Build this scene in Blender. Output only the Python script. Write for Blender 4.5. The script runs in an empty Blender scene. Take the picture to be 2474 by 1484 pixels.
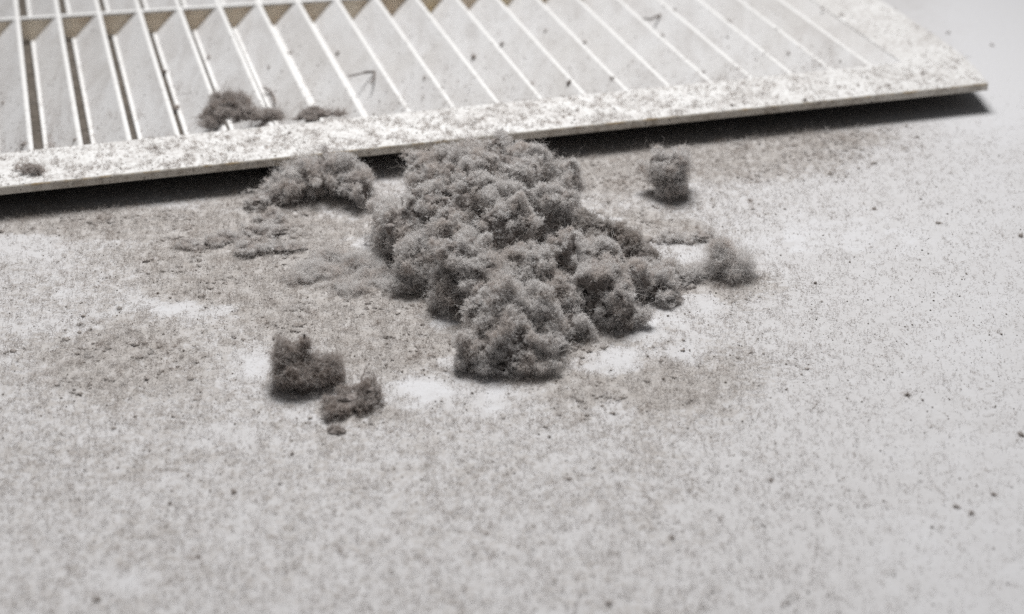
import bpy, bmesh, math
import numpy as np
from mathutils import Vector, Matrix

C = bpy.context.scene.collection
sc = bpy.context.scene
RNG = np.random.default_rng(7)
MM = 0.001

# ------------------------------------------------------------------ camera
F_PX, PITCH, CAM_H = 1750.0, math.atan(904 / 1750.0), 0.22
cam_d = bpy.data.cameras.new('camera')
cam = bpy.data.objects.new('camera', cam_d)
C.objects.link(cam)
cam.location = (0, 0, CAM_H)
cam.rotation_euler = (math.pi / 2 - PITCH, 0, 0)
cam_d.sensor_width = 36
cam_d.lens = F_PX / 1024 * 36
cam_d.clip_start = 0.01
cam_d.clip_end = 20
cam_d.dof.use_dof = True
cam_d.dof.focus_distance = 0.480
cam_d.dof.aperture_fstop = 13.0
cam_d.dof.aperture_blades = 0
sc.camera = cam

# ------------------------------------------------------------------ world, lamps, exposure
sc.view_settings.view_transform = 'Standard'
sc.view_settings.look = 'None'
sc.view_settings.exposure = 0
sc.view_settings.gamma = 1
world = bpy.data.worlds.new('World')
sc.world = world
world.use_nodes = True
bg = world.node_tree.nodes['Background']
bg.inputs[0].default_value = (0.97, 0.98, 1.0, 1)
bg.inputs[1].default_value = 0.10


def area_lamp(name, loc, target, size, power, col, spread=180):
    ld = bpy.data.lights.new(name, 'AREA')
    ld.shape = 'DISK'
    ld.size = size
    ld.energy = power
    ld.color = col
    ld.spread = math.radians(spread)
    o = bpy.data.objects.new(name, ld)
    C.objects.link(o)
    o.location = loc
    o.rotation_euler = (Vector(target) - Vector(loc)).to_track_quat('-Z', 'Y').to_euler()
    return o


area_lamp('softbox_lamp', (-0.02, 0.93, 0.84), (-0.04, 0.40, 0.0), 0.42, 3.35, (1.0, 0.99, 0.975), 92)

sc.cycles.max_bounces = 8
sc.cycles.diffuse_bounces = 4
sc.cycles.transparent_max_bounces = 8
sc.cycles.use_denoising = False
sc.cycles_curves.shape = 'RIBBONS'
sc.cycles_curves.subdivisions = 2

# ------------------------------------------------------------------ where things stand
K = 2473.0 / 1024.0                      # the photograph was measured 2473 units wide
FW = np.array([0, math.cos(PITCH), -math.sin(PITCH)])
UP = np.array([0, math.sin(PITCH), math.cos(PITCH)])


def at(dx, dy, z=0.0):
    """a measured point of the photograph -> metres, at height z (metres)"""
    d = FW + (dx / K - 512) / F_PX * np.array([1.0, 0, 0]) + (307 - dy / K) / F_PX * UP
    return np.array([0, 0, CAM_H]) + (z - CAM_H) / d[2] * d


def measured(P):
    """table points (n,2+) -> the measuring units, to lay out dust by the survey"""
    v = np.stack([P[:, 0], P[:, 1], np.full(len(P), -CAM_H)], 1)
    dep = v @ FW
    return (v[:, 0] / dep * F_PX + 512) * K, (307 - (v @ UP) / dep * F_PX) * K


# grille frame: origin at its front right corner, w to the right, u away from the viewer
TOP = 9.6 * MM
ORG = at(2380, 196, 9 * MM)
ORG[2] = 0
ANG = math.radians(15.811)
WV = np.array([math.cos(ANG), math.sin(ANG), 0])
UV = np.array([-math.sin(ANG), math.cos(ANG), 0])


def grille_xyz(w, u, z):                # mm -> metres
    return ORG + WV * (w * MM) + UV * (u * MM) + np.array([0, 0, z * MM])


def grille_wu(p):
    q = np.asarray(p) - ORG
    return q @ WV / MM, q @ UV / MM


# ------------------------------------------------------------------ noise (numpy)
def _hash(i, j, k, seed):
    h = (i * 374761393 + j * 668265263 + k * 2147483647 + seed * 1274126177) & 0xFFFFFFFF
    h = ((h ^ (h >> 13)) * 1274126177) & 0xFFFFFFFF
    h = ((h ^ (h >> 16)) * 2246822519) & 0xFFFFFFFF
    return ((h ^ (h >> 15)) & 0xFFFFFF) / float(0xFFFFFF)


def vnoise(P, seed=0):
    P = np.asarray(P, float)
    i = np.floor(P).astype(np.int64)
    f = P - i
    f = f * f * f * (f * (f * 6 - 15) + 10)
    r = 0
    for a in (0, 1):
        wa = f[:, 0] if a else 1 - f[:, 0]
        for b in (0, 1):
            wb = f[:, 1] if b else 1 - f[:, 1]
            for c in (0, 1):
                wc = f[:, 2] if c else 1 - f[:, 2]
                r = r + wa * wb * wc * _hash(i[:, 0] + a, i[:, 1] + b, i[:, 2] + c, seed)
    return r * 2 - 1


def fbm(P, octaves=4, seed=0, gain=0.5):
    r, a, t = 0, 1.0, 0
    for o in range(octaves):
        r = r + a * vnoise(P * (2.03 ** o) + 17.3 * o, seed + o)
        t += a
        a *= gain
    return r / t


def smooth(a, b, x):
    t = np.clip((x - a) / (b - a), 0, 1)
    return t * t * (3 - 2 * t)


def cells(P, seed=0):
    """distance to the nearest of jittered points, one per unit cell (0 at a point, about 1 far off)"""
    i = np.floor(P).astype(np.int64)
    best = np.full(len(P), 9.0)
    for a in (-1, 0, 1):
        for b in (-1, 0, 1):
            for c in (-1, 0, 1):
                q = i + np.array([a, b, c])
                j = np.stack([_hash(q[:, 0], q[:, 1], q[:, 2], seed + t) for t in (0, 1, 2)], 1)
                best = np.minimum(best, ((q + j - P) ** 2).sum(1))
    return np.sqrt(best)


def unit(v):
    return v / np.maximum(np.linalg.norm(v, axis=-1, keepdims=True), 1e-9)


# ------------------------------------------------------------------ materials
def new_mat(name):
    m = bpy.data.materials.new(name)
    m.use_nodes = True
    nt = m.node_tree
    for n in list(nt.nodes):
        nt.nodes.remove(n)
    out = nt.nodes.new('ShaderNodeOutputMaterial')
    return m, nt, out


def node(nt, t, **kw):
    n = nt.nodes.new(t)
    for k, v in kw.items():
        setattr(n, k, v)
    return n


def ramp(nt, pts, src):
    r = node(nt, 'ShaderNodeValToRGB')
    e = r.color_ramp.elements
    while len(e) < len(pts):
        e.new(0.5)
    for el, (p, c) in zip(e, pts):
        el.position = p
        el.color = (c, c, c, 1) if isinstance(c, (int, float)) else (*c, 1)
    nt.links.new(src, r.inputs[0])
    return r.outputs[0]


def noise_tex(nt, scale, detail=4, rough=0.55, dist=0.0, vec=None):
    n = node(nt, 'ShaderNodeTexNoise')
    n.inputs['Scale'].default_value = scale
    n.inputs['Detail'].default_value = detail
    n.inputs['Roughness'].default_value = rough
    n.inputs['Distortion'].default_value = dist
    if vec is None:
        g = node(nt, 'ShaderNodeNewGeometry')
        vec = g.outputs['Position']
    nt.links.new(vec, n.inputs['Vector'])
    return n.outputs[0]


def mathn(nt, op, a, b=None, clamp=False):
    n = node(nt, 'ShaderNodeMath', operation=op, use_clamp=clamp)
    for i, v in enumerate((a, b)):
        if v is None:
            continue
        if isinstance(v, (int, float)):
            n.inputs[i].default_value = v
        else:
            nt.links.new(v, n.inputs[i])
    return n.outputs[0]


def mix(nt, fac, a, b):
    n = node(nt, 'ShaderNodeMix', data_type='RGBA')
    for i, v in ((0, fac), (6, a), (7, b)):
        if isinstance(v, tuple):
            n.inputs[i].default_value = (*v, 1)
        elif isinstance(v, (int, float)):
            n.inputs[i].default_value = v
        else:
            nt.links.new(v, n.inputs[i])
    return n.outputs[2]


def principled(nt, out, col, rough=0.6, spec=0.3, bump=None, bump_d=0.0002, bump_s=0.5):
    p = node(nt, 'ShaderNodeBsdfPrincipled')
    if isinstance(col, tuple):
        p.inputs['Base Color'].default_value = (*col, 1)
    else:
        nt.links.new(col, p.inputs['Base Color'])
    p.inputs['Roughness'].default_value = rough
    p.inputs['Specular IOR Level'].default_value = spec
    if bump is not None:
        b = node(nt, 'ShaderNodeBump')
        b.inputs['Strength'].default_value = bump_s
        b.inputs['Distance'].default_value = bump_d
        nt.links.new(bump, b.inputs['Height'])
        nt.links.new(b.outputs[0], p.inputs['Normal'])
    nt.links.new(p.outputs[0], out.inputs[0])
    return p


def fibre_mat(name, ramp_pts, trans=0.25):
    m, nt, out = new_mat(name)
    h = node(nt, 'ShaderNodeHairInfo')
    col = ramp(nt, ramp_pts, h.outputs['Random'])
    fine = ramp(nt, [(0.36, (0.80, 0.785, 0.775)), (0.54, (1.0, 1.0, 1.0))], noise_tex(nt, 1150, 2, 0.6))
    wide = ramp(nt, [(0.36, (0.90, 0.865, 0.84)), (0.52, (1.0, 1.0, 1.0))], noise_tex(nt, 140, 3, 0.6))
    for v in (fine, wide):
        mm = node(nt, 'ShaderNodeMix', data_type='RGBA', blend_type='MULTIPLY')
        mm.inputs[0].default_value = 1.0
        nt.links.new(col, mm.inputs[6])
        nt.links.new(v, mm.inputs[7])
        col = mm.outputs[2]
    d = node(nt, 'ShaderNodeBsdfDiffuse')
    t = node(nt, 'ShaderNodeBsdfTranslucent')
    mx = node(nt, 'ShaderNodeMixShader')
    mx.inputs[0].default_value = trans
    nt.links.new(col, d.inputs[0])
    nt.links.new(col, t.inputs[0])
    nt.links.new(d.outputs[0], mx.inputs[1])
    nt.links.new(t.outputs[0], mx.inputs[2])
    nt.links.new(mx.outputs[0], out.inputs[0])
    return m


M = {}
M['fibre'] = fibre_mat('dust fibre grey', [(0.0, (0.55, 0.50, 0.47)), (0.15, (0.82, 0.80, 0.79)),
                                          (0.5, (0.94, 0.93, 0.925)), (1.0, (0.99, 0.988, 0.988))], 0.4)
M['fibre_dark'] = fibre_mat('dust fibre brown grey', [(0.0, (0.36, 0.31, 0.28)), (0.5, (0.60, 0.555, 0.53)),
                                                     (1.0, (0.85, 0.83, 0.82))], 0.4)
M['fibre_pale'] = fibre_mat('dust fibre pale', [(0.0, (0.40, 0.36, 0.33)), (0.4, (0.60, 0.565, 0.54)),
                                               (1.0, (0.86, 0.85, 0.845))], 0.35)

m, nt, out = new_mat('packed dust with hollow shade')
c = ramp(nt, [(0.3, (0.16, 0.135, 0.125)), (0.5, (0.30, 0.27, 0.255)), (0.7, (0.44, 0.415, 0.405))],
         noise_tex(nt, 900, 5, 0.65))
principled(nt, out, c, 1.0, 0.0, noise_tex(nt, 2500, 4, 0.7), 0.0003, 1.0)
M['core'] = m  # dark tone puts the shade of hollows between fibres into the colour

m, nt, out = new_mat('dust fleck')
c = ramp(nt, [(0.3, (0.26, 0.23, 0.21)), (0.5, (0.38, 0.35, 0.33)), (0.72, (0.52, 0.49, 0.47))], noise_tex(nt, 700, 3, 0.6))
principled(nt, out, c, 1.0, 0.0)
M['fleck'] = m

m, nt, out = new_mat('dust crumb')
c = ramp(nt, [(0.3, (0.16, 0.135, 0.115)), (0.5, (0.27, 0.24, 0.22)), (0.72, (0.46, 0.43, 0.41))],
         noise_tex(nt, 700, 3, 0.6))
principled(nt, out, c, 1.0, 0.0)
M['crumb'] = m

# white tabletop with a film of fine dust; the film's thickness is an attribute of the sheet
m, nt, out = new_mat('dusty white tabletop')
a = node(nt, 'ShaderNodeAttribute', attribute_name='dust')
D = a.outputs['Fac']
n1 = noise_tex(nt, 520, 5, 0.62, 0.3)
n2 = noise_tex(nt, 110, 4, 0.6)
n = mathn(nt, 'ADD', mathn(nt, 'MULTIPLY', n1, 0.68), mathn(nt, 'MULTIPLY', n2, 0.32))
lo = mathn(nt, 'SUBTRACT', 0.73, mathn(nt, 'MULTIPLY', D, 0.50))
fac = mathn(nt, 'MULTIPLY', mathn(nt, 'SUBTRACT', n, lo), 5.2, True)
fac = mathn(nt, 'MULTIPLY', fac, mathn(nt, 'ADD', mathn(nt, 'MULTIPLY', D, 0.45), 0.40, True))
n3 = noise_tex(nt, 1100, 4, 0.7)
f3 = mathn(nt, 'MULTIPLY', mathn(nt, 'SUBTRACT', n3, mathn(nt, 'SUBTRACT', 0.535, mathn(nt, 'MULTIPLY', D, 0.19))), 5.0, True)
fac = mathn(nt, 'MAXIMUM', fac, mathn(nt, 'MULTIPLY', f3, 0.55))
veil = mathn(nt, 'MULTIPLY', mathn(nt, 'SUBTRACT', D, 0.08), 1.0, True)      # the thinnest powder, everywhere but on the bared spots
fac = mathn(nt, 'MAXIMUM', fac, mathn(nt, 'MINIMUM', veil, 0.30))
dustc = ramp(nt, [(0.3, (0.32, 0.285, 0.255)), (0.5, (0.425, 0.395, 0.37)), (0.7, (0.54, 0.515, 0.50))],
             noise_tex(nt, 240, 5, 0.7))
c = mix(nt, fac, (0.67, 0.67, 0.69), dustc)
principled(nt, out, c, 0.75, 0.2, n1, 0.0004, 0.35)
M['table'] = m

# white painted plastic of the grille, aged, greyed by dust in patches
m, nt, out = new_mat('aged white plastic')
g = node(nt, 'ShaderNodeNewGeometry')
mp = node(nt, 'ShaderNodeMapping')
mp.inputs['Rotation'].default_value = (0, 0, -ANG)
mp.inputs['Scale'].default_value = (1, 0.35, 1)
nt.links.new(g.outputs['Position'], mp.inputs['Vector'])
st = noise_tex(nt, 90, 6, 0.65, 0.6, mp.outputs[0])
wide = noise_tex(nt, 22, 3, 0.6)
fine = noise_tex(nt, 700, 4, 0.65)
c = mix(nt, ramp(nt, [(0.44, 0.0), (0.68, 0.8)], st), (0.79, 0.785, 0.79), (0.62, 0.60, 0.59))
c = mix(nt, ramp(nt, [(0.45, 0.0), (0.70, 0.45)], wide), c, (0.66, 0.635, 0.61))
c = mix(nt, ramp(nt, [(0.55, 0.0), (0.70, 0.55)], fine), c, (0.40, 0.37, 0.35))
principled(nt, out, c, 0.5, 0.35, fine, 0.0002, 0.15)
M['plastic'] = m

m, nt, out = new_mat('pale bead plastic')
fine = noise_tex(nt, 420, 5, 0.65)
c = mix(nt, ramp(nt, [(0.52, 0.0), (0.68, 0.6)], fine), (0.84, 0.835, 0.83), (0.52, 0.49, 0.47))
principled(nt, out, c, 0.5, 0.35)
M['bead'] = m  # paler than the blade faces, with fine darker specks

m, nt, out = new_mat('white flange plastic')
fine = noise_tex(nt, 750, 5, 0.68)
big = noise_tex(nt, 70, 4, 0.6)
v = mathn(nt, 'ADD', mathn(nt, 'MULTIPLY', fine, 0.7), mathn(nt, 'MULTIPLY', big, 0.3))
c = mix(nt, ramp(nt, [(0.45, 0.0), (0.60, 0.8)], v), (0.80, 0.795, 0.79), (0.45, 0.42, 0.40))
principled(nt, out, c, 0.55, 0.3, fine, 0.0003, 0.2)
M['flange'] = m

m, nt, out = new_mat('edge plastic')
g = node(nt, 'ShaderNodeNewGeometry')
sx = node(nt, 'ShaderNodeSeparateXYZ')
nt.links.new(g.outputs['Position'], sx.inputs[0])
blot = noise_tex(nt, 260, 4, 0.7)
och = ramp(nt, [(0.48, 0.0), (0.62, 0.75)], noise_tex(nt, 120, 4, 0.7))
rim = ramp(nt, [(0.0, 0.0), (1.0, 1.0)], mathn(nt, 'MULTIPLY', mathn(nt, 'SUBTRACT', sx.outputs['Z'], 0.0086), 1200.0, True))
c = mix(nt, ramp(nt, [(0.45, 0.0), (0.70, 0.8)], blot), (0.70, 0.66, 0.60), (0.30, 0.25, 0.20))
c = mix(nt, mathn(nt, 'MULTIPLY', och, rim), c, (0.52, 0.36, 0.16))
principled(nt, out, c, 0.6, 0.25)
M['edge'] = m

m, nt, out = new_mat('yellowed bar plastic')
c = mix(nt, ramp(nt, [(0.42, 0.0), (0.62, 0.9)], noise_tex(nt, 90, 4, 0.6)), (0.92, 0.87, 0.79), (0.82, 0.74, 0.64))
c = mix(nt, ramp(nt, [(0.58, 0.0), (0.68, 0.7)], noise_tex(nt, 38, 2, 0.5)), c, (0.80, 0.70, 0.42))
p = principled(nt, out, c, 0.6, 0.25)
tr = node(nt, 'ShaderNodeBsdfTranslucent')
nt.links.new(c, tr.inputs[0])
mx = node(nt, 'ShaderNodeMixShader')
mx.inputs[0].default_value = 0.8
nt.links.new(p.outputs[0], mx.inputs[1])
nt.links.new(tr.outputs[0], mx.inputs[2])
nt.links.new(mx.outputs[0], out.inputs[0])
M['bar'] = m

m, nt, out = new_mat('plastic with painted shade')
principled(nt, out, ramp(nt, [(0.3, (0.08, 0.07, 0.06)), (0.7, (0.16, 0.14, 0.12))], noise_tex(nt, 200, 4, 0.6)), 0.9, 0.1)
M['inner'] = m  # near-black: the shade beneath the white grille is put into the colour


# ------------------------------------------------------------------ object helpers
def tag(o, label=None, cat=None, group=None, kind=None):
    if label:
        o['label'] = label
    if cat:
        o['category'] = cat
    if group:
        o['group'] = group
    if kind:
        o['kind'] = kind
    return o


def empty(name, loc, label, cat, group=None):
    o = bpy.data.objects.new(name, None)
    o.empty_display_size = 0.005
    C.objects.link(o)
    o.location = [float(v) for v in loc]
    return tag(o, label, cat, group)


def mesh_obj(name, V, Fs, mats, parent=None, smooth_on=True, mat_idx=None, origin=None):
    """V in world metres; faces list/array; child meshes are stored relative to their parent chain"""
    V = np.asarray(V, float)
    off = np.zeros(3)
    p = parent
    while p is not None:
        off = off + np.array(p.location)
        p = p.parent
    if parent is None and origin is not None:
        off = np.asarray(origin, float)
    me = bpy.data.meshes.new(name)
    me.from_pydata((V - off).tolist(), [], Fs.tolist() if hasattr(Fs, 'tolist') else Fs)
    for mm in (mats if isinstance(mats, (list, tuple)) else [mats]):
        me.materials.append(mm)
    if smooth_on:
        me.polygons.foreach_set('use_smooth', np.ones(len(me.polygons), bool))
    if mat_idx is not None:
        me.polygons.foreach_set('material_index', np.asarray(mat_idx, np.int32))
    me.update()
    o = bpy.data.objects.new(name, me)
    C.objects.link(o)
    if parent is not None:
        o.parent = parent
    elif origin is not None:
        o.location = [float(v) for v in origin]
    return o


def curves_obj(name, P, R, mat, parent=None, origin=None):
    """P (n, k, 3) world metres, R (n, k) radii: one hair-curves object"""
    n, k, _ = P.shape
    off = np.zeros(3)
    p = parent
    while p is not None:
        off = off + np.array(p.location)
        p = p.parent
    if parent is None and origin is not None:
        off = np.asarray(origin, float)
    hc = bpy.data.hair_curves.new(name)
    hc.add_curves([k] * n)
    hc.attributes['position'].data.foreach_set('vector', np.ascontiguousarray((P - off).reshape(-1), np.float32))
    ra = hc.attributes.get('radius') or hc.attributes.new('radius', 'FLOAT', 'POINT')
    ra.data.foreach_set('value', np.ascontiguousarray(R.reshape(-1), np.float32))
    hc.materials.append(mat)
    o = bpy.data.objects.new(name, hc)
    C.objects.link(o)
    if parent is not None:
        o.parent = parent
    elif origin is not None:
        o.location = [float(v) for v in origin]
    return o


_ico = {}


def ico(sub):
    if sub not in _ico:
        bm = bmesh.new()
        bmesh.ops.create_icosphere(bm, subdivisions=sub, radius=1.0)
        V = np.array([v.co[:] for v in bm.verts])
        Fs = np.array([[v.index for v in f.verts] for f in bm.faces])
        bm.free()
        _ico[sub] = (V, Fs)
    return _ico[sub]


def lump(centre, r, sub=5, seed=0, rough=1.0):
    """a lumpy dust body round centre, its underside let down to the surface it lies on (base)"""
    V, Fs = ico(sub)
    rx, ry, rz, base = r
    V = V.copy()
    s = max(rx, ry, rz) / MM
    q = V * np.array([rx, ry, rz]) / MM              # millimetres
    big = fbm(V * 1.5 + seed * 3.7, 3, seed)
    q = q + np.stack([vnoise(q * 0.25 + seed + t * 31, seed) for t in range(3)], 1) * 1.6
    c1 = 0.55 - cells(q / 5.5 + seed * 1.7, seed)
    c2 = 0.55 - cells(q / 2.4 + seed * 2.3, seed + 3)
    c3 = 0.5 - cells(q / 1.25 + seed * 0.9, seed + 7)
    c4 = vnoise(q / 0.45 + seed, seed + 11)
    k = 1 + rough * (0.34 * big + (4.2 * c1 + 2.6 * c2 + 1.1 * c3 + 0.38 * c4) / max(s, 3.0))
    k = np.maximum(k, 0.3)
    V = V * k[:, None] * np.array([rx, ry, rz])
    drop = max(centre[2] - base, rz * 0.4)
    V[:, 2] = np.where(V[:, 2] < 0, V[:, 2] * drop / rz, V[:, 2])
    dn = np.clip(-V[:, 2] / max(drop, 1e-6), 0, 1)
    V[:, :2] *= (1 - 0.12 * dn ** 2)[:, None]
    V = V + centre
    w = V / MM                                        # folds and torn edges shared by neighbouring lumps
    amp = np.clip(s * 0.16, 0.25, 1.5) * MM
    for ax in range(3):
        V[:, ax] += amp * (fbm(w / 6.5 + 11.3 * ax, 4, 500 + ax, 0.6) * (2.0 if ax < 2 else 1.2))
    V[:, 2] = np.maximum(V[:, 2], base + 0.00005)
    return V, Fs


def sample(V, Fs, n, rng):
    a, b, c = V[Fs[:, 0]], V[Fs[:, 1]], V[Fs[:, 2]]
    cr = np.cross(b - a, c - a)
    ar = np.linalg.norm(cr, axis=1)
    idx = rng.choice(len(Fs), n, p=ar / ar.sum())
    u, v = rng.random(n), rng.random(n)
    s = u + v > 1
    u[s], v[s] = 1 - u[s], 1 - v[s]
    return a[idx] + (b - a)[idx] * u[:, None] + (c - a)[idx] * v[:, None], unit(cr[idx])


def area(V, Fs):
    return np.linalg.norm(np.cross(V[Fs[:, 1]] - V[Fs[:, 0]], V[Fs[:, 2]] - V[Fs[:, 0]]), axis=1).sum() / 2


def tufts(P, N, per, length, rng, curl=0.9, lift=0.5, pts=5, radius=0.03, floor=None, spread=0.15):
    """curly fibres rooted in tufts at P (lengths in mm)"""
    n = len(P) * per
    root = np.repeat(P, per, 0) + rng.normal(0, spread * MM, (n, 3))
    Nn = np.repeat(N, per, 0)
    d = unit(Nn * lift + rng.normal(0, 0.75, (n, 3)))
    L = length * MM * np.repeat(rng.lognormal(0, 0.35, len(P)), per) * rng.lognormal(-0.1, 0.4, n) / (pts - 1)
    out = np.empty((n, pts, 3))
    out[:, 0] = root
    for i in range(1, pts):
        out[:, i] = out[:, i - 1] + d * L[:, None]
        d = unit(d + rng.normal(0, curl, (n, 3)) * 0.8)
    if floor is not None:
        out[:, :, 2] = np.maximum(out[:, :, 2], floor + 0.00003)
    R = np.repeat((radius * MM * rng.lognormal(0, 0.3, n))[:, None], pts, 1)
    R[:, -1] *= 0.4
    return out, R


# ------------------------------------------------------------------ how thick the dust lies on the table
BARE = [(450, 742, 140, 20, .9), (620, 880, 42, 38, .8), (1012, 945, 56, 38, .95), (1192, 968, 36, 50, .85), (1480, 872, 95, 32, .85), (1610, 770, 70, 24, .7),
        (1660, 845, 50, 34, .7), (1690, 745, 50, 30, .7), (60, 600, 100, 30, .5), (890, 590, 45, 22, .7), (1835, 590, 80, 28, .6),
        (1440, 545, 70, 25, .6), (1075, 778, 60, 16, .9), (1980, 560, 150, 60, .5), (1570, 800, 60, 26, .7), (270, 1400, 90, 30, .7),
        (740, 1010, 40, 25, .7), (1630, 600, 80, 35, .6), (150, 705, 70, 14, .7), (1480, 1000, 60, 30, .4),
        (160, 780, 120, 40, .35), (560, 1060, 160, 60, .3), (1085, 875, 35, 14, .6)]
THICK = [(640, 620, 330, 120, .6), (820, 740, 300, 95, .55), (560, 700, 200, 60, .3), (300, 540, 320, 40, .5), (1450, 420, 200, 60, .35), (1800, 380, 420, 60, .4),
         (1750, 690, 160, 50, .4), (930, 850, 180, 60, .35), (1350, 900, 150, 45, .35), (280, 860, 240, 120, .28), (1680, 900, 260, 80, .22), (960, 640, 110, 110, .3), (1120, 790, 100, 70, .3), (1540, 560, 130, 60, .3), (1400, 830, 110, 40, .3),
         (700, 470, 170, 35, .35), (1640, 560, 90, 25, .35), (1560, 960, 250, 70, .25), (850, 1000, 120, 30, .3), (2050, 320, 220, 40, .35)]


def dust_at(P):
    X, Y = measured(P)
    d = 0.70 - 0.42 * smooth(1500, 2400, X) - 0.06 * smooth(1000, 1500, Y)
    d = d - 0.35 * smooth(2150, 2450, X) * smooth(420, 180, Y)
    q = np.stack([P[:, 0] * 60, P[:, 1] * 60, np.zeros(len(P))], 1)
    wob = fbm(q, 4, 3)
    ws = fbm(q * 4, 3, 8) + 0.8 * fbm(q * 14, 3, 18)
    for (x, y, rx, ry, k) in THICK:
        e = np.sqrt(((X - x) / rx) ** 2 + ((Y - y) / ry) ** 2) + 0.45 * wob + 0.3 * ws
        d = d + k * smooth(1.35, 0.35, e)
    for (x, y, rx, ry, k) in BARE:
        e = np.sqrt(((X - x) / rx) ** 2 + ((Y - y) / ry) ** 2) + 0.5 * wob + 0.75 * ws
        d = d * (1 - 0.88 * k * smooth(1.25, 0.30, e))
    return np.clip(d + 0.10 * wob + 0.09 * ws, 0.04, 1)


# ------------------------------------------------------------------ tabletop
xs = np.concatenate([[-3, -1.2, -0.5], np.arange(-0.32, 0.3201, 0.002), [0.5, 1.2, 3]])
ys = np.concatenate([[-2, -0.4, 0.1], np.arange(0.22, 0.7601, 0.002), [0.9, 1.6, 4]])
XX, YY = np.meshgrid(xs, ys)
TV = np.stack([XX.ravel(), YY.ravel(), np.zeros(XX.size)], 1)
nx, ny = len(xs), len(ys)
ii = (np.arange(ny - 1)[:, None] * nx + np.arange(nx - 1)[None, :]).ravel()
TF = np.stack([ii, ii + 1, ii + nx + 1, ii + nx], 1)
table = mesh_obj('tabletop', TV, TF, M['table'])
tag(table, 'white tabletop under a grey film of fine dust', kind='structure')
inside = (np.abs(TV[:, 0]) < 0.4) & (TV[:, 1] > 0.2) & (TV[:, 1] < 0.8)
dd = np.zeros(len(TV))
dd[inside] = dust_at(TV[inside])
at_ = table.data.attributes.new('dust', 'FLOAT', 'POINT')
at_.data.foreach_set('value', dd.astype(np.float32))

# ------------------------------------------------------------------ vent grille
W0, DEPTH = -505.0, 352.0
grille = empty('vent_grille', grille_xyz(-240, 170, 0),
               'white plastic air vent grille with slanted louvres lying on the dusty tabletop', 'vent grille')
outer = [(W0, -3.6), (-1.0, -3.6), (2.6, 10), (5.2, 25), (6.4, 45), (6.6, 100), (6.6, DEPTH), (W0, DEPTH)]
inner = (W0 + 26, -20.0, 24.0, DEPTH - 26)         # w0, w1, u0, u1 of the opening
bm = bmesh.new()


def prism_ring(bm, lo, hi, mats_top=0, mats_side=1):
    """flange plate: outer outline with a rectangular opening"""
    w0, w1, u0, u1 = inner
    hole = [(w0, u0), (w1, u0), (w1, u0 + 21), (w1, u0 + 76), (w1, u1), (w0, u1)]
    # matched pairs outer/hole for a quad strip
    O = [(W0, -3.6), (-1.0, -3.6), (6.4, 45), (6.6, 100), (6.6, DEPTH), (W0, DEPTH)]
    return O, hole


def quadstrip():
    O = [(W0, -3.6), (-150, -3.6), (-1.0, -3.6), (2.6, 10), (5.2, 25), (6.4, 45), (6.6, 100), (6.6, DEPTH), (W0, DEPTH)]
    w0, w1, u0, u1 = inner
    H = [(w0, u0), (-150, u0), (w1 - 2, u0), (w1, u0 + 1), (w1, u0 + 10), (w1, 45), (w1, 100), (w1, u1), (w0, u1)]
    return O, H


O, H = quadstrip()
n = len(O)
rings = []
BEV = 0.35
V = []
for (pts, dz, ins) in ((O, 7.0, 0), (O, 9.6 - BEV, 0), (O, 9.6, BEV), (H, 9.6, 0), (H, 7.0, 0)):
    for (w, u) in pts:
        cw, cu = -200, 170
        if ins:
            w = w - ins * (1 if w > -100 else (-1 if w < -400 else 0))
            u = u + ins * (1 if u < -3 else (-1 if u > 300 else 0))
        V.append(grille_xyz(w, u, dz))
Fs, mi = [], []
for r in range(5):
    r2 = (r + 1) % 5
    for i in range(n):
        j = (i + 1) % n
        Fs.append([r * n + i, r * n + j, r2 * n + j, r2 * n + i])
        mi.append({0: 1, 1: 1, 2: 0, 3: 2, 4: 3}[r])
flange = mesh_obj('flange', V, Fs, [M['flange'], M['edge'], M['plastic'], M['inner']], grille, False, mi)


def box_w(name, w0, w1, u0, u1, z0, z1, mat, parent=grille, skew=0.0):
    V = [grille_xyz(w, u + (skew if w == w1 else 0), z) for z in (z0, z1) for (w, u) in ((w0, u0), (w1, u0), (w1, u1), (w0, u1))]
    Fs = [[3, 2, 1, 0], [4, 5, 6, 7], [0, 1, 5, 4], [1, 2, 6, 5], [2, 3, 7, 6], [3, 0, 4, 7]]
    return mesh_obj(name, V, Fs, mat, parent, False)


# collar walls under the flange: the grille stands on them
w0, w1, u0, u1 = inner
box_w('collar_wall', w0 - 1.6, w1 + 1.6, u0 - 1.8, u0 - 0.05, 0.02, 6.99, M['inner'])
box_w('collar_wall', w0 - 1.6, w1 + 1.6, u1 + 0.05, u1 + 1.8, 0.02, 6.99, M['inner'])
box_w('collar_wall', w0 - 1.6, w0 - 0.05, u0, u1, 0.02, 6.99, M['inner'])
box_w('collar_wall', w1 + 0.05, w1 + 1.6, u0, u1, 0.02, 6.99, M['inner'])

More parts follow.
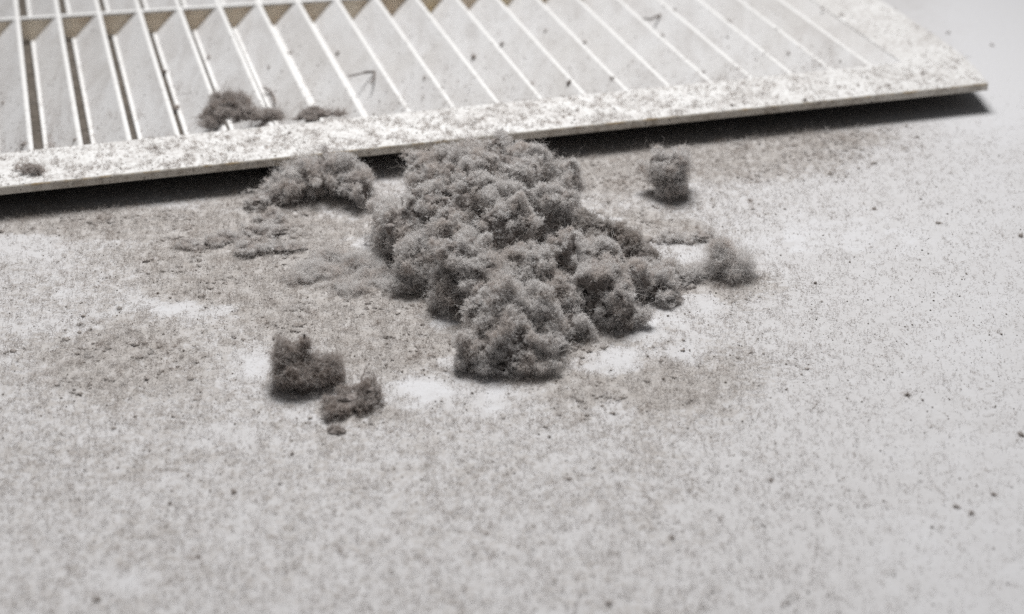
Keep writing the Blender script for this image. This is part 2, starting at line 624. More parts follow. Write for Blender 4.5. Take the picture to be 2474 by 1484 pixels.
# louvres: a bead on top, a slanting blade, a small foot below
PITCH_MM = 15.38
BW, BZ = 10.0, 0.45
louvre_w = [-324.0 + PITCH_MM * k for k in range(-10, 20)]
prof = [(-0.80, 9.36), (-0.45, 9.52), (0.0, 9.56), (0.55, 9.48), (0.85, 9.1), (0.85, 8.0),
        (-BW + 1.0, BZ - 0.15), (-BW - 1.5, BZ - 0.15), (-BW - 1.6, BZ + 0.35), (-BW - 1.3, BZ + 0.75), (-BW - 0.1, BZ + 0.75)]
PROF_MAT = [1, 1, 1, 1, 0, 0, 0, 1, 1, 1, 0]
first = None
for k, w in enumerate(louvre_w):
    if first is None:
        cuts = [u0 + 0.02] + [u0 + (u1 - u0) * t / 12 for t in range(1, 12)] + [u1 - 0.02]
        V, Fs, pm = [], [], []
        m_ = len(prof)
        for u in cuts:
            for (pw, pz) in prof:
                V.append(grille_xyz(w + pw, u, pz))
        for c_ in range(len(cuts) - 1):
            for i in range(m_):
                j = (i + 1) % m_
                Fs.append([c_ * m_ + i, (c_ + 1) * m_ + i, (c_ + 1) * m_ + j, c_ * m_ + j])
                pm.append(PROF_MAT[i])
        pm += [0, 0]
        Fs.append(list(range(m_)))
        Fs.append([(len(cuts) - 1) * m_ + i for i in reversed(range(m_))])
        first = mesh_obj('louvre', V, Fs, [M['plastic'], M['bead']], grille, False, pm)
    else:
        o = first.copy()
        C.objects.link(o)
        d = WV * (w - louvre_w[0]) * MM
        o.location = (float(d[0]), float(d[1]), 0)
        # each blade sits a hair differently
        o.location.z = float(RNG.normal(0, 0.00005))

V = [grille_xyz(w, u, z) for u in (u0 + 0.02, u1 - 0.02) for (w, z) in ((w1 - 0.02, 9.3), (w1 - 0.02, 8.3), (w1 - BW, 0.3), (w1 - BW - 1.0, 0.8))]
mesh_obj('side_panel', V, [[0, 1, 2, 3], [7, 6, 5, 4], [0, 3, 7, 4], [3, 2, 6, 7], [2, 1, 5, 6], [1, 0, 4, 5]], M['plastic'], grille, False)

# crossbar pieces between neighbouring louvres: a white top strip over a yellowed web
slope = (156.8 - 164.8) / 111.0
for bar_u in (164.8, 300.0):
    for k in range(1, len(louvre_w)):
        wa, wb = louvre_w[k - 1] + 0.9, louvre_w[k] - 0.9
        ua = bar_u + slope * (wa + 330.5) * (1 if bar_u < 200 else 0)
        V = [grille_xyz(w, u, z) for z in (8.5, 9.35) for (w, u) in
             ((wa, ua - 1.1), (wb, ua - 1.1 + slope * (wb - wa)), (wb, ua + 1.1 + slope * (wb - wa)), (wa, ua + 1.1))]
        Fs = [[3, 2, 1, 0], [4, 5, 6, 7], [0, 1, 5, 4], [1, 2, 6, 5], [2, 3, 7, 6], [3, 0, 4, 7]]
        bar = mesh_obj('crossbar', V, Fs, M['bead'], grille, False)
        # triangular web under it, cut along the slanting blade
        q = [(wa, 8.49), (wb - 0.2, 8.49), (wb - 0.6, 8.0), (wb + 0.9 - BW - 0.2, BZ + 0.9), (wb + 0.9 - BW - 1.4, BZ + 0.9), (wa, BZ + 1.6)]
        V = [grille_xyz(w, ua + du + slope * (w - wa), z) for du in (-0.7, 0.7) for (w, z) in q]
        V = [v - UV * ((8.49 * MM - v[2]) * 0.45) for v in V]  # lean added for brightness: the web faces up towards the lamp
        nq = len(q)
        Fs = [list(range(nq)), list(reversed(range(nq, 2 * nq)))] + [[i, i + nq, (i + 1) % nq + nq, (i + 1) % nq] for i in range(nq)]
        mesh_obj('web', V, Fs, M['bar'], bar, False)

# dark sheet added under the louvres as the shade in their gaps
box_w('gap_shade_sheet', w0 + 0.1, w1 - 0.1, u0 + 0.1, u1 - 0.1, 0.03, 0.20, M['inner'])
# ------------------------------------------------------------------ blade surface under a measured point
LW = np.array(louvre_w)


def on_grille(dx, dy):
    """the point of flange or blade seen at a measured point"""
    z = TOP
    for _ in range(14):
        p = at(dx, dy, z)
        w, u = grille_wu(p)
        if u < u0 or w > w1:
            z = TOP
            continue
        k = int(np.searchsorted(LW, w + 0.0))
        if k >= len(LW):
            z = 0.5 * z + 0.5 * (3 * MM)
            continue
        down = LW[k] - w
        if down > BW + 1.5:
            zt = 1.2
        else:
            zt = 9.3 - max(down - 0.6, 0) * 0.86
        z = 0.5 * z + 0.5 * zt * MM
    return at(dx, dy, z)


# ------------------------------------------------------------------ dust bodies
def dust_part(parent, name, cpx, z, r, seed, dens, flen, mat, fname='dust_fuzz', base=0.0, per=5, sub=4, curl=1.2,
              lift=0.35, radius=0.029, rough=1.0, avoid=(), stray=0.05, core=1.0, spread=0.12, shell=(2.4, 1.6), pore=2.6):
    """a packed core, coloured dark as shade in the hollows, inside an open, crumbly shell of lint: little knots of fibre wherever a porous noise is solid"""
    c = at(cpx[0], cpx[1], z * MM) if len(cpx) == 2 else np.asarray(cpx)
    rng = np.random.default_rng(seed + 100)
    rmin = min(r)
    cut_ = min(shell[0] * 0.75, rmin * (0.42 if rmin > 2.6 else 0.62))
    rr = ((r[0] - cut_) * MM * core, (r[1] - cut_) * MM * core, (r[2] - cut_) * MM * core, base)
    V, Fs = lump(c, rr, sub, seed, rough)
    o = mesh_obj(name, V, Fs, M['core'], parent)
    V, Fs = lump(c, (r[0] * MM, r[1] * MM, r[2] * MM, base), sub, seed, rough)
    n = int(area(V, Fs) * 1e6 * dens / per)
    P, N = sample(V, Fs, n, rng)
    t = rng.uniform(-min(shell[0], rmin * 0.4), min(shell[1], rmin * 0.35), n)
    if core < 0.99:
        P = c + (P - c) * rng.uniform(core, 1.0, (n, 1))
    P = P + N * (t * MM)[:, None]
    q = P * 1000
    f = fbm(q / pore + 3.1, 2, 401) + 0.75 * fbm(q / (pore * 0.36) + 1.7, 2, 402) + 0.95 * min(1.0, rmin / 6.0) * fbm(q / (pore * 2.2) + 4.4, 2, 403)
    keep = (P[:, 2] > base + 0.00005) & (rng.random(n) < smooth(0.0, 0.22, f - t * 0.22 + 0.0))
    for (ac, ar) in avoid:
        e = np.sqrt(((P - ac) ** 2 / np.array(ar) ** 2).sum(1))
        keep &= e > 0.70
    P, N = P[keep], N[keep]
    if len(P) > 4:
        fP, fR = tufts(P, N, per, flen, rng, curl, lift, 4, radius, base, spread)
        curves_obj(fname, fP, fR, mat, o)
        ns = int(len(P) * stray)
        if ns > 3:
            k = rng.choice(len(P), ns)
            sP, sR = tufts(P[k], N[k], 1, 3.4, rng, 0.5, 1.0, 8, radius * 0.7, base)
            curves_obj('stray_fibres', sP, sR, M['fibre_pale'], o)
    return o


PILE = [  # x, y, z, rx, ry, rz
    (1195, 425, 18, 11, 10, 9), (1120, 415, 15, 8.5, 8, 7.5), (1265, 400, 17.5, 7, 6.5, 6), (1048, 435, 10.5, 7.5, 7.5, 7), (1020, 400, 12, 3.5, 3.5, 3),
    (1325, 445, 11.5, 7.5, 7.5, 6.5), (1360, 470, 8, 4.5, 5, 4), (1005, 545, 9.5, 8.5, 8.5, 8), (945, 530, 5, 5.2, 6, 5), (960, 575, 5, 5, 5, 5),
    (1225, 555, 15.5, 9, 8, 7.5), (1110, 515, 14, 8, 8, 7), (1010, 625, 6.5, 8, 7.5, 6.5), (1130, 635, 10.5, 8, 7.5, 7), (1105, 695, 5.5, 6.2, 5.5, 5),
    (1270, 650, 11, 7.5, 7, 6.5), (1390, 560, 8, 8, 8, 5.5), (1475, 590, 5, 7.5, 7.5, 4), (1375, 640, 9, 7, 7, 6), (1455, 690, 8, 7, 7, 6.5),
    (1475, 745, 4.5, 5, 4.6, 4.5), (1440, 740, 4.5, 4, 4, 4), (1565, 675, 4, 5.5, 5.5, 4.2), (1600, 697, 2.6, 3.6, 3.5, 2.8), (1355, 715, 6.5, 6, 6, 5.5),
    (1215, 755, 9, 8, 7.5, 7), (1175, 845, 4, 5.6, 5.4, 4.4), (1245, 862, 3.6, 4.6, 4.6, 3.6), (1310, 835, 3.6, 4.5, 4.3, 3.6), (1285, 750, 8.5, 6.5, 6.5, 6),
    (1385, 780, 3, 3.4, 3.8, 3), (1070, 590, 9.5, 7, 7, 6.5), (1310, 525, 12, 7, 7, 6.5), (1540, 615, 3, 5, 6, 3), (1300, 800, 5, 5.5, 5.5, 4.5),
    (1225, 810, 6.5, 7, 6.5, 5.5), (1175, 780, 5.5, 5, 5, 4.5), (1185, 690, 8.5, 6.5, 6.5, 6), (1190, 485, 16.5, 8, 8, 7), (1430, 620, 7, 5.5, 6, 5),
    (1130, 735, 2.8, 3.6, 3.6, 2.8), (1150, 870, 2.2, 3, 2.8, 2.4), (1285, 878, 1.8, 3, 2.8, 2), (1505, 770, 2, 2.6, 2.6, 2.2), (1030, 680, 3, 4.4, 3.6, 3.2),
    (1620, 660, 1.8, 4, 4, 2)]
pile_at = at(1250, 640, 6 * MM)
pile_at[2] = 0
pile = empty('dust_pile', pile_at, 'large lumpy heap of grey fluffy dust fallen in front of the vent grille', 'dust pile')
bodies = []
for (x, y, z, rx, ry, rz) in PILE:
    bodies.append((at(x, y, z * MM), (rx * MM, ry * MM, rz * MM)))
for i, (x, y, z, rx, ry, rz) in enumerate(PILE):
    av = [b for j, b in enumerate(bodies) if j != i]
    dust_part(pile, 'dust_lump', (x, y), z, (rx, ry, rz), 20 + i, 95, 0.6, M['fibre_pale'] if (x > 1380 and y < 620) else M['fibre'],
              avoid=av)


# torn chunks of all sizes piled over the big lumps, so that gaps stay open between them
rng = np.random.default_rng(417)
for i, (x, y, z, rx, ry, rz) in enumerate(PILE):
    bc, br = bodies[i]
    for t in range(int(round((rx * ry) / 13.0))):
        a, e = rng.uniform(0, 2 * math.pi), rng.uniform(0.0, 1.0)
        d = np.array([math.cos(a) * math.sqrt(1 - e * e), math.sin(a) * math.sqrt(1 - e * e), e])
        if d[1] > 0.55:
            continue
        c = bc + d * np.array(br) * rng.uniform(0.92, 1.10)
        if any((((c - oc) / np.array(orr)) ** 2).sum() < 0.72 for j, (oc, orr) in enumerate(bodies) if j != i):
            continue
        r_ = rng.lognormal(math.log(2.0), 0.38)
        st = rng.uniform(0.7, 1.35, 3)
        dust_part(pile, 'dust_lump', c, c[2] / MM, (r_ * st[0], r_ * st[1], r_ * st[2] * 0.85), 2000 + i * 20 + t, 85, 0.6,
                  M['fibre_pale'] if (x > 1380 and y < 620) else M['fibre'], sub=3, rough=1.5, base=max(0.0, c[2] - r_ * 0.9 * MM))
# lint trailing off round the foot of the heap
rng = np.random.default_rng(418)
FP = []
for i, (x, y, z, rx, ry, rz) in enumerate(PILE):
    if z < 10:
        a = rng.uniform(0, 2 * math.pi, 420)
        k = 0.8 + rng.exponential(0.28, 420)
        FP.append(np.stack([bodies[i][0][0] + np.cos(a) * rx * k * MM, bodies[i][0][1] + np.sin(a) * ry * k * MM, rng.exponential(0.5 * MM, 420) / k ** 3], 1))
FP = np.concatenate(FP)
FP = FP[rng.random(len(FP)) < smooth(-0.3, 0.3, fbm(FP * 1000 / 2.5, 2, 419))]
fP, fR = tufts(FP, np.tile([0, 0, 1.0], (len(FP), 1)), 6, 0.7, rng, 1.1, 0.4, 4, 0.027, 0.0, 0.25)
curves_obj('dust_fringe', fP, fR, M['fibre'], pile)

# ragged small lumps along the foot of the heap
rng = np.random.default_rng(91)
for i, (x, y, z, rx, ry, rz) in enumerate(PILE):
    if z > 7:
        continue
    for t in range(3):
        a = rng.uniform(-2.6, 0.6) - 0.5
        c = at(x, y, z * MM)
        r_ = rng.uniform(0.9, 2.3)
        c = c + np.array([math.cos(a) * rx, math.sin(a) * ry, 0]) * MM * rng.uniform(0.85, 1.1)
        c[2] = r_ * 0.7 * MM
        dust_part(pile, 'dust_lump', c, c[2] / MM, (r_ * 1.2, r_, r_ * 0.8), 700 + i * 5 + t, 60, 0.6, M['fibre'], sub=3, rough=1.5,
                  avoid=bodies)


def clump(name, label, parts, base=0.0, group=None, cat='dust clump', **kw):
    x, y, z = parts[0][:3]
    c = at(x, y, base + z * MM)
    c[2] = base
    root = empty(name, c, label, cat, group)
    for i, (x, y, z, rx, ry, rz) in enumerate(parts):
        a = dict(dens=70, flen=0.65, mat=M['fibre'], rough=1.25)
        a.update(kw)
        dust_part(root, 'dust_lump', at(x, y, base + z * MM), z, (rx, ry, rz), 300 + i * 7 + int(x), base=base, sub=4, **a)
    return root


clump('dust_clump', 'broad arched dust clump under the grille edge, left of the big heap',
      [(770, 430, 5, 9, 8, 5.5), (700, 455, 3.6, 7, 6, 4), (850, 440, 5, 6.5, 7, 5.5), (640, 480, 2, 5, 4, 2.2), (880, 470, 3.5, 3.6, 4, 4), (740, 420, 6, 7, 6, 4.5),
       (800, 405, 8, 5.5, 5, 4)], mat=M['fibre'])
clump('dust_clump', 'round upright dust ball alone near the shadow, right of the big heap',
      [(1610, 428, 5.5, 5.6, 5.2, 5.6), (1618, 385, 11, 4.4, 4.0, 3.4), (1590, 395, 9, 3, 3, 2.8), (1648, 376, 10.5, 2.0, 2.0, 1.8), (1622, 456, 2.2, 5, 4, 2.6)], mat=M['fibre'])
clump('dust_clump', 'feathery dust tuft with swept fibres, out beyond the heap on the pale patch',
      [(1760, 640, 3.2, 5.2, 4.5, 3.6), (1745, 600, 7, 2.6, 2.6, 2.6), (1695, 660, 1.3, 5, 3, 1.3)],
      mat=M['fibre'], dens=45, flen=2.0, curl=0.55, core=0.6, lift=0.8, radius=0.022)
clump('dust_clump', 'dark dust wad with a curved plume rising on its left',
      [(735, 912, 2.8, 7.5, 4.6, 3.2), (695, 890, 4.6, 4.2, 3.8, 4), (706, 862, 7, 3.2, 3, 3.4), (717, 834, 9.6, 2.2, 2.2, 2.4), (733, 810, 12, 1.3, 1.3, 1.5), (795, 893, 3.8, 3.2, 3, 3.2), (804, 866, 6.2, 1.8, 1.8, 1.8), (727, 862, 6.0, 2.8, 2.6, 3.6), (745, 885, 4.2, 4, 3.6, 3.4)],
      mat=M['fibre_dark'], dens=38, flen=1.2, curl=0.8, core=0.55, radius=0.025)
flat = clump('dust_clump', 'flat crumbly dust clump with one upright fibre, in front of the plumed wad',
      [(850, 965, 1.6, 7, 5.5, 2.1), (895, 945, 2.2, 4.5, 4, 2.4), (830, 985, 1.3, 5, 3.5, 1.6)],
      mat=M['fibre_dark'], dens=60, flen=0.8, rough=1.3, core=0.75)
fib = np.array([at(872, 930, 1.5 * MM), at(874, 912, 4 * MM), at(879, 900, 5.5 * MM), at(886, 884, 7.5 * MM)])
fib = np.stack([np.interp(np.linspace(0, 3, 14), np.arange(4), fib[:, a]) for a in range(3)], 1)
fib = fib[None] + np.random.default_rng(5).normal(0, 0.12 * MM, (5, 14, 3))
curves_obj('upright_fibre', fib, np.full((5, 14), 0.09 * MM), M['fibre_dark'], flat)
clump('dust_clump', 'dark matted dust tuft lying on the louvres at the flange',
      [(545, 264, 2.6, 5.5, 4.5, 3.4), (515, 288, 1.4, 4.5, 3.5, 2.2), (595, 278, 1.8, 5.5, 4, 2.2), (543, 238, 4.8, 2.8, 2.8, 2.2), (645, 280, 1.0, 4.5, 3, 1.4),
       (570, 250, 3.4, 3, 3, 2.2)],
      base=9.5 * MM, mat=M['fibre_dark'], dens=55, flen=1.3, core=0.6, curl=0.85)
clump('dust_clump', 'low flat strip of dust on the louvre ends right of the matted tuft',
      [(775, 275, 0.9, 6.5, 3, 1.3), (735, 282, 0.7, 4, 2.5, 1.0)], base=9.5 * MM, mat=M['fibre_dark'], dens=50, flen=0.9, core=0.75)
clump('dust_clump', 'small thin dust tuft on the white flange at the left end',
      [(85, 412, 0.8, 3.4, 2.6, 1.2), (70, 402, 0.7, 2.4, 2, 0.9)], base=9.6 * MM, mat=M['fibre_dark'], dens=30, flen=0.9, core=0.5)
clump('dust_clump', 'hazy flattened wisp of dust on the carpet of dust, left of the heap',
      [(860, 632, 1.2, 9, 5, 2.0), (775, 655, .9, 8, 4.5, 1.4), (915, 655, 1.0, 8, 5, 1.5), (720, 672, .7, 6, 4, 1.0), (985, 685, .7, 7, 4, 1.1), (800, 620, .8, 6, 4, 1.2), (860, 690, .6, 9, 4, .9)], mat=M['fibre'], dens=30, flen=1.3, curl=0.7,
      core=0.5, lift=0.6, radius=0.022, rough=1.6, shell=(2.0, 2.2))
clump('dust_clump', 'low crumbly ridge of dust in the grey carpet, left of the hazy wisp',
      [(640, 560, .8, 6, 3.5, 1.3), (560, 578, .7, 6, 3.5, 1.1), (605, 605, .6, 5, 3, 1.0), (480, 592, .5, 5, 3, .8), (690, 600, .6, 5, 3, 1.0), (655, 530, .7, 4, 3, 1.1)],
      mat=M['fibre'], dens=70, flen=.6, rough=1.7)
clump('dust_clump', 'small dust crumb pair on the bare patch, nearest right of the heap',
      [(1680, 572, 1.0, 3.4, 2.6, 1.2), (1630, 570, 0.8, 3.0, 2.4, 1.0)], mat=M['fibre'], dens=60, flen=0.6, rough=1.5)
clump('dust_clump', 'tiny dark dust flake alone in front of the flat crumbly clump',
      [(820, 1040, 0.25, 1.3, 1.0, 0.4)], mat=M['fibre_dark'], dens=60, flen=0.8, rough=2.0)

# ------------------------------------------------------------------ strands of dust and single crumbs on the grille
STRANDS = [([(842, 184), (862, 180), (885, 174), (905, 172), (903, 188), (896, 200)], 0.35, 'bent dark strand of dust hooked over a louvre, midway along the grille'),
           ([(1550, 46), (1572, 46), (1592, 38), (1610, 26), (1632, 24)], 0.42, 'dark curved strand of dust at the far end of a louvre, towards the right'),
           ([(636, 213), (650, 216), (660, 230), (664, 250)], 0.26, 'thin arched strand of dust beside the matted tuft'),
           ([(1725, 52), (1740, 48), (1758, 50), (1762, 54)], 0.27, 'pale faint strand of dust near the far right of the louvres')]
for pts, rad, label in STRANDS:
    zs = on_grille(*pts[len(pts) // 2])[2] + 0.5 * MM
    w = np.array([at(x, y, zs) for x, y in pts])
    t = np.linspace(0, len(w) - 1, 40)
    P = np.stack([np.interp(t, np.arange(len(w)), w[:, a]) for a in range(3)], 1)
    for _ in range(4):
        P[1:-1] = (P[:-2] + 2 * P[1:-1] + P[2:]) / 4
    rng = np.random.default_rng(int(pts[0][0]))
    P = P + rng.normal(0, 0.08 * MM, P.shape)
    T = unit(np.gradient(P, axis=0))
    A = unit(np.cross(T, np.array([0, 0, 1.0])))
    B = np.cross(T, A)
    ns = 6
    V, Fs = [], []
    for i in range(len(P)):
        rr = rad * MM * (0.55 + 0.6 * math.sin(math.pi * i / (len(P) - 1))) * rng.uniform(0.7, 1.3)
        for s in range(ns):
            a = 2 * math.pi * s / ns
            V.append(P[i] + rr * (math.cos(a) * A[i] + math.sin(a) * B[i]))
    for i in range(len(P) - 1):
        for s in range(ns):
            Fs.append([i * ns + s, i * ns + (s + 1) % ns, (i + 1) * ns + (s + 1) % ns, (i + 1) * ns + s])
    Fs += [list(range(ns))[::-1], [(len(P) - 1) * ns + s for s in range(ns)]]
    o = mesh_obj('dust_strand', V, Fs, M['core'], None, True, origin=P[len(P) // 2])
    tag(o, label, 'dust strand', 'strands of dust on the louvres')
    idx = rng.integers(0, len(P), 90)
    fP, fR = tufts(P[idx], rng.normal(0, 1, (90, 3)), 4, 0.9, rng, radius=0.022)
    curves_obj('dust_fuzz', fP, fR, M['fibre_dark'], o)


def crumb(p, r, seed, label, group, base):
    """an angular little clot of dust with lint round it"""
    rng = np.random.default_rng(seed)
    V0, F0 = ico(2)
    k = 1 + 1.3 * fbm(V0 * 1.3 + seed * 1.93, 3, seed)
    st = np.array([rng.uniform(0.7, 1.5), rng.uniform(0.6, 1.0), rng.uniform(0.35, 0.7)])
    a = rng.uniform(0, math.pi)
    V = V0 * k[:, None] * st * r * MM
    V = np.stack([V[:, 0] * math.cos(a) - V[:, 1] * math.sin(a), V[:, 0] * math.sin(a) + V[:, 1] * math.cos(a), V[:, 2]], 1)
    V = V + np.asarray(p) + [0, 0, r * 0.3 * MM]
    if base is not None:
        V[:, 2] = np.maximum(V[:, 2], base + 0.00003)
    o = mesh_obj('dust_crumb', V, F0, M['crumb'], None, True, origin=p)
    tag(o, label, 'dust crumb', group)
    P, N = sample(V, F0, 16, rng)
    fP, fR = tufts(P, N, 5, 0.5 + 0.5 * r, rng, 1.0, 0.4, 5, 0.022, base, 0.15)
    curves_obj('dust_fuzz', fP, fR, M['fibre_dark'], o)
    return o


NTH = ['first', 'second', 'third', 'fourth', 'fifth', 'sixth', 'seventh', 'eighth', 'ninth', 'tenth', 'eleventh', 'twelfth', 'thirteenth',
       'fourteenth', 'fifteenth', 'sixteenth', 'seventeenth', 'eighteenth', 'nineteenth', 'twentieth', 'twenty-first', 'twenty-second']
ON_LOUVRE = [(1375, 203, 1.5), (970, 240, 1.0), (1145, 140, 1.3), (1213, 108, 1.2), (1318, 75, .8), (1413, 105, 1.0), (1600, 88, .9), (1285, 205, .9),
             (700, 130, .7), (815, 130, 1.0), (1700, 175, .7), (505, 140, 1.0), (650, 165, .6), (8, 250, 1.1), (425, 262, 1.4), (398, 175, 1.3),
             (1025, 190, .7), (1480, 190, .8), (1905, 130, .7), (60, 350, 1.0), (182, 340, 1.0)]
louvre_seen = {}
for i, (x, y, r) in enumerate(ON_LOUVRE):
    p = on_grille(x, y)
    w_, u_ = grille_wu(p)
    kk = len(LW) - int(np.clip(np.searchsorted(LW, w_), 0, len(LW) - 1))
    louvre_seen.setdefault(kk, []).append((u_, p, r, i))
for kk, items in louvre_seen.items():
    items.sort(key=lambda t: t[0])
    for j, (u_, p, r, i) in enumerate(items):
        where = 'close to the flange' if u_ < 45 else 'higher up the blade'
        if len(items) > 1:
            where = ('nearest the flange' if j == 0 else 'farthest from the flange') if len(items) < 3 or j in (0, len(items) - 1) else 'halfway along'
        crumb(p, r * 0.85, 900 + i, 'dark dust crumb on the %s louvre from the right end, %s' % (NTH[kk - 1], where), 'crumbs on the louvres', None)
ON_FLANGE = [(2228, 178, .9, 'thin dark flake of dust on the flange corner at the right'), (2145, 207, .9, 'dark crumb of dust on the flange just left of the flake by the corner'),
             (1943, 243, 1.1, 'dark tuft of dust hanging on the front edge of the flange, towards its right end'),
             (1768, 255, .8, 'small dark crumb of dust on the flange front edge, left of the hanging tuft'),
             (375, 358, 1.2, 'dark dust crumb on the flange between the thin tuft and the matted tuft'),
             (700, 322, 1.0, 'grey dust crumb on the flange under the flat strip of dust'),
             (2032, 38, .8, 'larger dark speck of dust on the side flange at the top of the picture'),
             (1985, 22, .6, 'fainter speck of dust on the side flange, beside the opening')]
for i, (x, y, r, label) in enumerate(ON_FLANGE):
    p = at(x, y, TOP)
    crumb(p, r * 0.6, 960 + i, label, 'crumbs on the flange', p[2])
ON_TABLE = [(2190, 955, 1.1, 'dark round speck of dust, largest on the bare right part of the tabletop'),
            (2310, 1225, .9, 'dark speck of dust at the lower right, left one of a close pair'),
            (2345, 1240, .8, 'dark speck of dust at the lower right, right one of a close pair'),
            (2400, 1195, .8, 'small dark speck of dust just above the close pair at the lower right'),
            (1622, 1300, 1.0, 'dark speck of dust in the blurred foreground below the big heap'),
            (1862, 1160, .8, 'small dark double speck of dust right of the foreground middle'),
            (2465, 570, 1.3, 'grey blurred crumb of dust at the right border, level with the heap'),
            (2465, 1050, 1.2, 'grey blurred crumb of dust at the right border, below heap level'),
            (1372, 1158, .8, 'small dark speck of dust below the foot of the big heap'),
            (1470, 1460, 1.0, 'blurred dark speck of dust near the bottom border, right of the middle'),
            (235, 1448, 1.0, 'blurred dark speck of dust near the bottom border at the left'),
            (565, 1190, .7, 'faint dark speck of dust in the left foreground'),
            (2290, 80, .9, 'blurred speck of dust on the clean tabletop behind the grille corner'),
            (2395, 110, .8, 'blurred speck of dust on the clean tabletop, farthest right behind the grille'),
            (1470, 490, 1.0, 'brown crumb of dust between the big heap and the round dust ball'),
            (1810, 485, .9, 'brown crumb of dust right of the round dust ball'),
            (2265, 540, .8, 'dark crumb of dust beyond the feathery tuft, on the speckled right part'),
            (2110, 505, .9, 'brown crumb of dust midway between round dust ball and right border')]
for i, (x, y, r, label) in enumerate(ON_TABLE):
    p = at(x, y, 0)
    crumb(p, r * 0.5, 1100 + i, label, 'dark specks scattered over the tabletop', 0.0)

# upright fibre of the flat crumbly clump, and long loose fibres on the heap are part of their clumps' fuzz

# ------------------------------------------------------------------ loose dust over the tabletop (nobody could count it)
rng = np.random.default_rng(55)
n = 900000
P = np.stack([rng.uniform(-0.23, 0.23, n), rng.uniform(0.275, 0.66, n), np.zeros(n)], 1)
X, Y = measured(P)
D_ = dust_at(P)
q = P * 1000
cl = 1.3 * fbm(q * np.array([.5, .5, 0]) + 5, 3, 21)
keep = (rng.random(n) < (0.02 + D_ ** 1.6 * 0.95) * smooth(-0.7, 0.3, cl)) & (X > -150) & (X < 2650) & (Y > 230) & (Y < 1600)
gw, gu = (P - ORG) @ WV / MM, (P - ORG) @ UV / MM
keep &= ~((gw < -18) & (gu > 10))
P, D_ = P[keep], D_[keep]
P[:, 2] = 0.00015 + 0.0007 * rng.random(len(P)) * D_ ** 1.5
N = np.tile([0, 0, 1.0], (len(P), 1))
fP, fR = tufts(P, N, 2, 0.7, rng, 1.0, 0.15, 3, 0.028, 0.0, 0.18)
o = curves_obj('dust_layer', fP, fR, M['fibre_pale'])
tag(o, 'thin fluffy carpet of loose grey dust covering the tabletop', kind='stuff')
print('carpet fibres', len(fP))


def crumb_field(name, P, r, label, flat=0.7):
    V0, F0 = ico(1)
    n = len(P)
    sc_ = r[:, None, None] * RNG.uniform(0.6, 1.35, (n, len(V0), 1))
    V = V0[None] * sc_ * np.array([1, 1, flat]) + P[:, None, :]
    Fs = (F0[None] + (np.arange(n) * len(V0))[:, None, None]).reshape(-1, 3)
    o = mesh_obj(name, V.reshape(-1, 3), Fs, M['crumb'], None, True)
    return tag(o, label, kind='stuff')


n = 130000
P = np.stack([rng.uniform(-0.23, 0.23, n), rng.uniform(0.275, 0.68, n), np.zeros(n)], 1)
X, Y = measured(P)
D_ = dust_at(P)
cl = fbm(P * 1000 * np.array([.25, .25, 0]) + 2, 2, 31)
dens = 0.05 + 0.6 * D_
keep = (rng.random(n) < dens * smooth(-0.6, 0.4, cl)) & (X > -100) & (X < 2600) & (Y > 0) & (Y < 1600)
gw, gu = (P - ORG) @ WV / MM, (P - ORG) @ UV / MM
keep &= ~((gw < -18) & (gu > 10))
keep &= ~((X > 2150) & (Y < 330) & (rng.random(n) < 0.93))
P = P[keep]
r = rng.lognormal(math.log(0.115), 0.42, len(P)) * MM
P[:, 2] = r * 0.4
crumb_field('dust_grit', P, r, 'fine dark grit of dust scattered over the tabletop')
print('grit', len(P))

# small matted crumbs in the carpet
n = 30000
P = np.stack([rng.uniform(-0.23, 0.23, n), rng.uniform(0.30, 0.62, n), np.zeros(n)], 1)
X, Y = measured(P)
D_ = dust_at(P)
cl = fbm(P * 1000 * np.array([.12, .12, 0]) + 2, 3, 37)
near = np.zeros(n)
for (x, y, rx, ry, kk) in THICK:
    near = np.maximum(near, smooth(1.4, 0.3, np.sqrt(((X - x) / rx) ** 2 + ((Y - y) / ry) ** 2)))
keep = (rng.random(n) < D_ ** 2 * (0.03 + 0.9 * near) * smooth(-0.15, 0.4, cl)) & (X > -100) & (X < 2560) & (Y > 300) & (Y < 1100)
gw, gu = (P - ORG) @ WV / MM, (P - ORG) @ UV / MM
keep &= ~((gw < -18) & (gu > 10))
P = P[keep]
r = rng.lognormal(math.log(0.38), 0.40, len(P)) * MM
V0, F0 = ico(2)
m_ = len(P)
VV = np.repeat(V0[None], m_, 0)
kk = 1 + 1.5 * fbm((VV * 1.5 + np.arange(m_)[:, None, None] * 7.31).reshape(-1, 3), 3, 77).reshape(m_, len(V0), 1)
VV = VV * kk * r[:, None, None] * np.array([1, 1, 0.42]) + P[:, None, :] + np.array([0, 0, 0.0001])
o = mesh_obj('dust_flecks', VV.reshape(-1, 3), (F0[None] + (np.arange(m_) * len(V0))[:, None, None]).reshape(-1, 3), M['fleck'])
tag(o, 'small matted flecks of dust bedded in the grey carpet', kind='stuff')
fP, fR = tufts(np.repeat(P + [0, 0, 0.0003], 3, 0), np.tile([0, 0, 1.0], (len(P) * 3, 1)), 5, 0.9, rng, 0.9, 0.6, 5, 0.028, 0.0, 0.45)
curves_obj('dust_fuzz', fP, fR, M['fibre'], o)
print('flecks', m_)

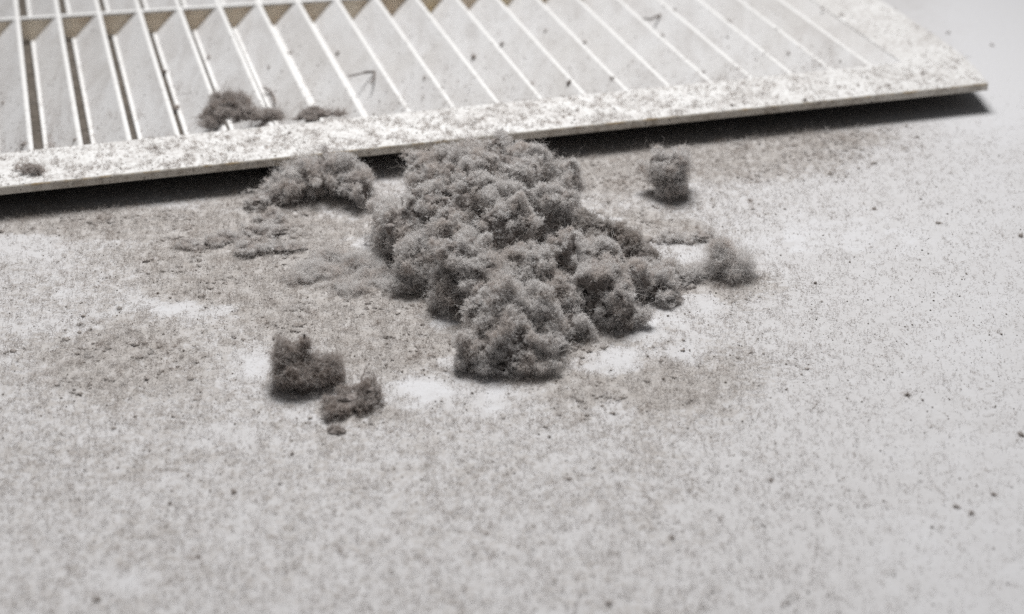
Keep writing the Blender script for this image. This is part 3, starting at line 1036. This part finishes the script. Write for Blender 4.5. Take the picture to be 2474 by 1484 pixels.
# ------------------------------------------------------------------ loose dust on flange and louvres
n = 60000
w = rng.uniform(-360, 6, n)
u = rng.uniform(-3.2, 130, n)
fl = (u < 24) | ((w > -20))
w, u = w[fl], u[fl]
P = ORG + np.outer(w * MM, WV) + np.outer(u * MM, UV) + np.array([0, 0, 9.6 * MM])
front = smooth(26, 20, u)
amount = 0.10 + 0.85 * front * (0.35 + 0.65 * smooth(-40, -190, w)) * (0.6 + 0.4 * smooth(-340, -230, w))
cl = fbm(np.stack([w * 0.3, u * 0.3, w * 0], 1), 3, 41)
keep = rng.random(len(w)) < amount * smooth(-0.35, 0.4, cl) * 1.1
ok_edge = (w < 0) | (u > 20)
P = P[keep & ok_edge]
P[:, 2] += 0.0002 * rng.random(len(P))
fP, fR = tufts(P, np.tile([0, 0, 1.0], (len(P), 1)), 6, 0.9, rng, 1.0, 0.25, 4, 0.028, 9.6 * MM, 0.25)
o = curves_obj('dust_layer', fP, fR, M['fibre_pale'])
tag(o, 'thin speckled coat of dust on the white flange of the grille', kind='stuff')
# dust caught on the blades, thickest by the flange and along their feet
n = 30000
w = rng.uniform(-355, -22, n)
u = 24 + rng.exponential(26, n)
k = np.searchsorted(LW, w)
kk = np.clip(k, 0, len(LW) - 1)
down = LW[kk] - w
zz = np.where(down > BW + 1.5, 0.25, 9.42 - np.maximum(down - 0.7, 0) * 0.86)
foot = smooth(6.5, 10, down) * (w < -200)
cl = fbm(np.stack([w * 0.12, u * 0.06, w * 0], 1), 3, 43)
keep = (k < len(LW)) & (u < 160) & (rng.random(n) < (0.20 * smooth(90, 24, u) + 0.5 * foot) * smooth(-0.1, 0.5, cl) * 1.2)
Pq = ORG + np.outer(w[keep] * MM, WV) + np.outer(u[keep] * MM, UV) + np.outer(zz[keep] * MM, [0, 0, 1])
bP, bR = tufts(Pq, np.tile([-0.4, -0.1, 0.9], (len(Pq), 1)), 7, 0.9, rng, 1.0, 0.4, 4, 0.026, 0.0002, 0.35)
o = curves_obj('dust_layer', bP, bR, M['fibre_dark'])
tag(o, 'soft grey dust caught on the slanting louvres and along their feet', kind='stuff')
# specks on flange, blades and edges
n = 14000
w = rng.uniform(-360, 4, n)
u = rng.uniform(-3, 200, n)
on_fl = (u < 24) | (w > -20)
keep = on_fl & (rng.random(n) < np.where(u < 24, 0.9, 0.25)) & ((w < -3) | (u > 20))
wf, uf = w[keep], u[keep]
Pf = ORG + np.outer(wf * MM, WV) + np.outer(uf * MM, UV) + np.array([0, 0, 9.65 * MM])
k = np.searchsorted(LW, w)
kk = np.clip(k, 0, len(LW) - 1)
down = LW[kk] - w
z = np.where(down > BW + 1.5, np.nan, 9.35 - np.maximum(down - 0.7, 0) * 0.86)
keep = ~on_fl & ~np.isnan(z) & (k < len(LW)) & (rng.random(n) < 0.30 + 0.6 * smooth(70, 24, u))
wb, ub, zb = w[keep], u[keep], z[keep]
Pb = ORG + np.outer(wb * MM, WV) + np.outer(ub * MM, UV) + np.outer(zb * MM, [0, 0, 1])
ne = 260
we = rng.uniform(-340, -4, ne)
Pe = ORG + np.outer(we * MM, WV) + np.outer(np.full(ne, -3.65 * MM), UV) + np.outer(rng.uniform(7.2, 9.6, ne) * MM, [0, 0, 1])
P = np.concatenate([Pf, Pb, Pe])
r = rng.lognormal(math.log(0.18), 0.4, len(P)) * MM
crumb_field('dust_grit', P, r, 'fine grit of dust sprinkled over flange and louvres of the grille')

print('triangles', sum(sum(len(p.vertices) - 2 for p in o.data.polygons) for o in sc.objects if o.type == 'MESH'))
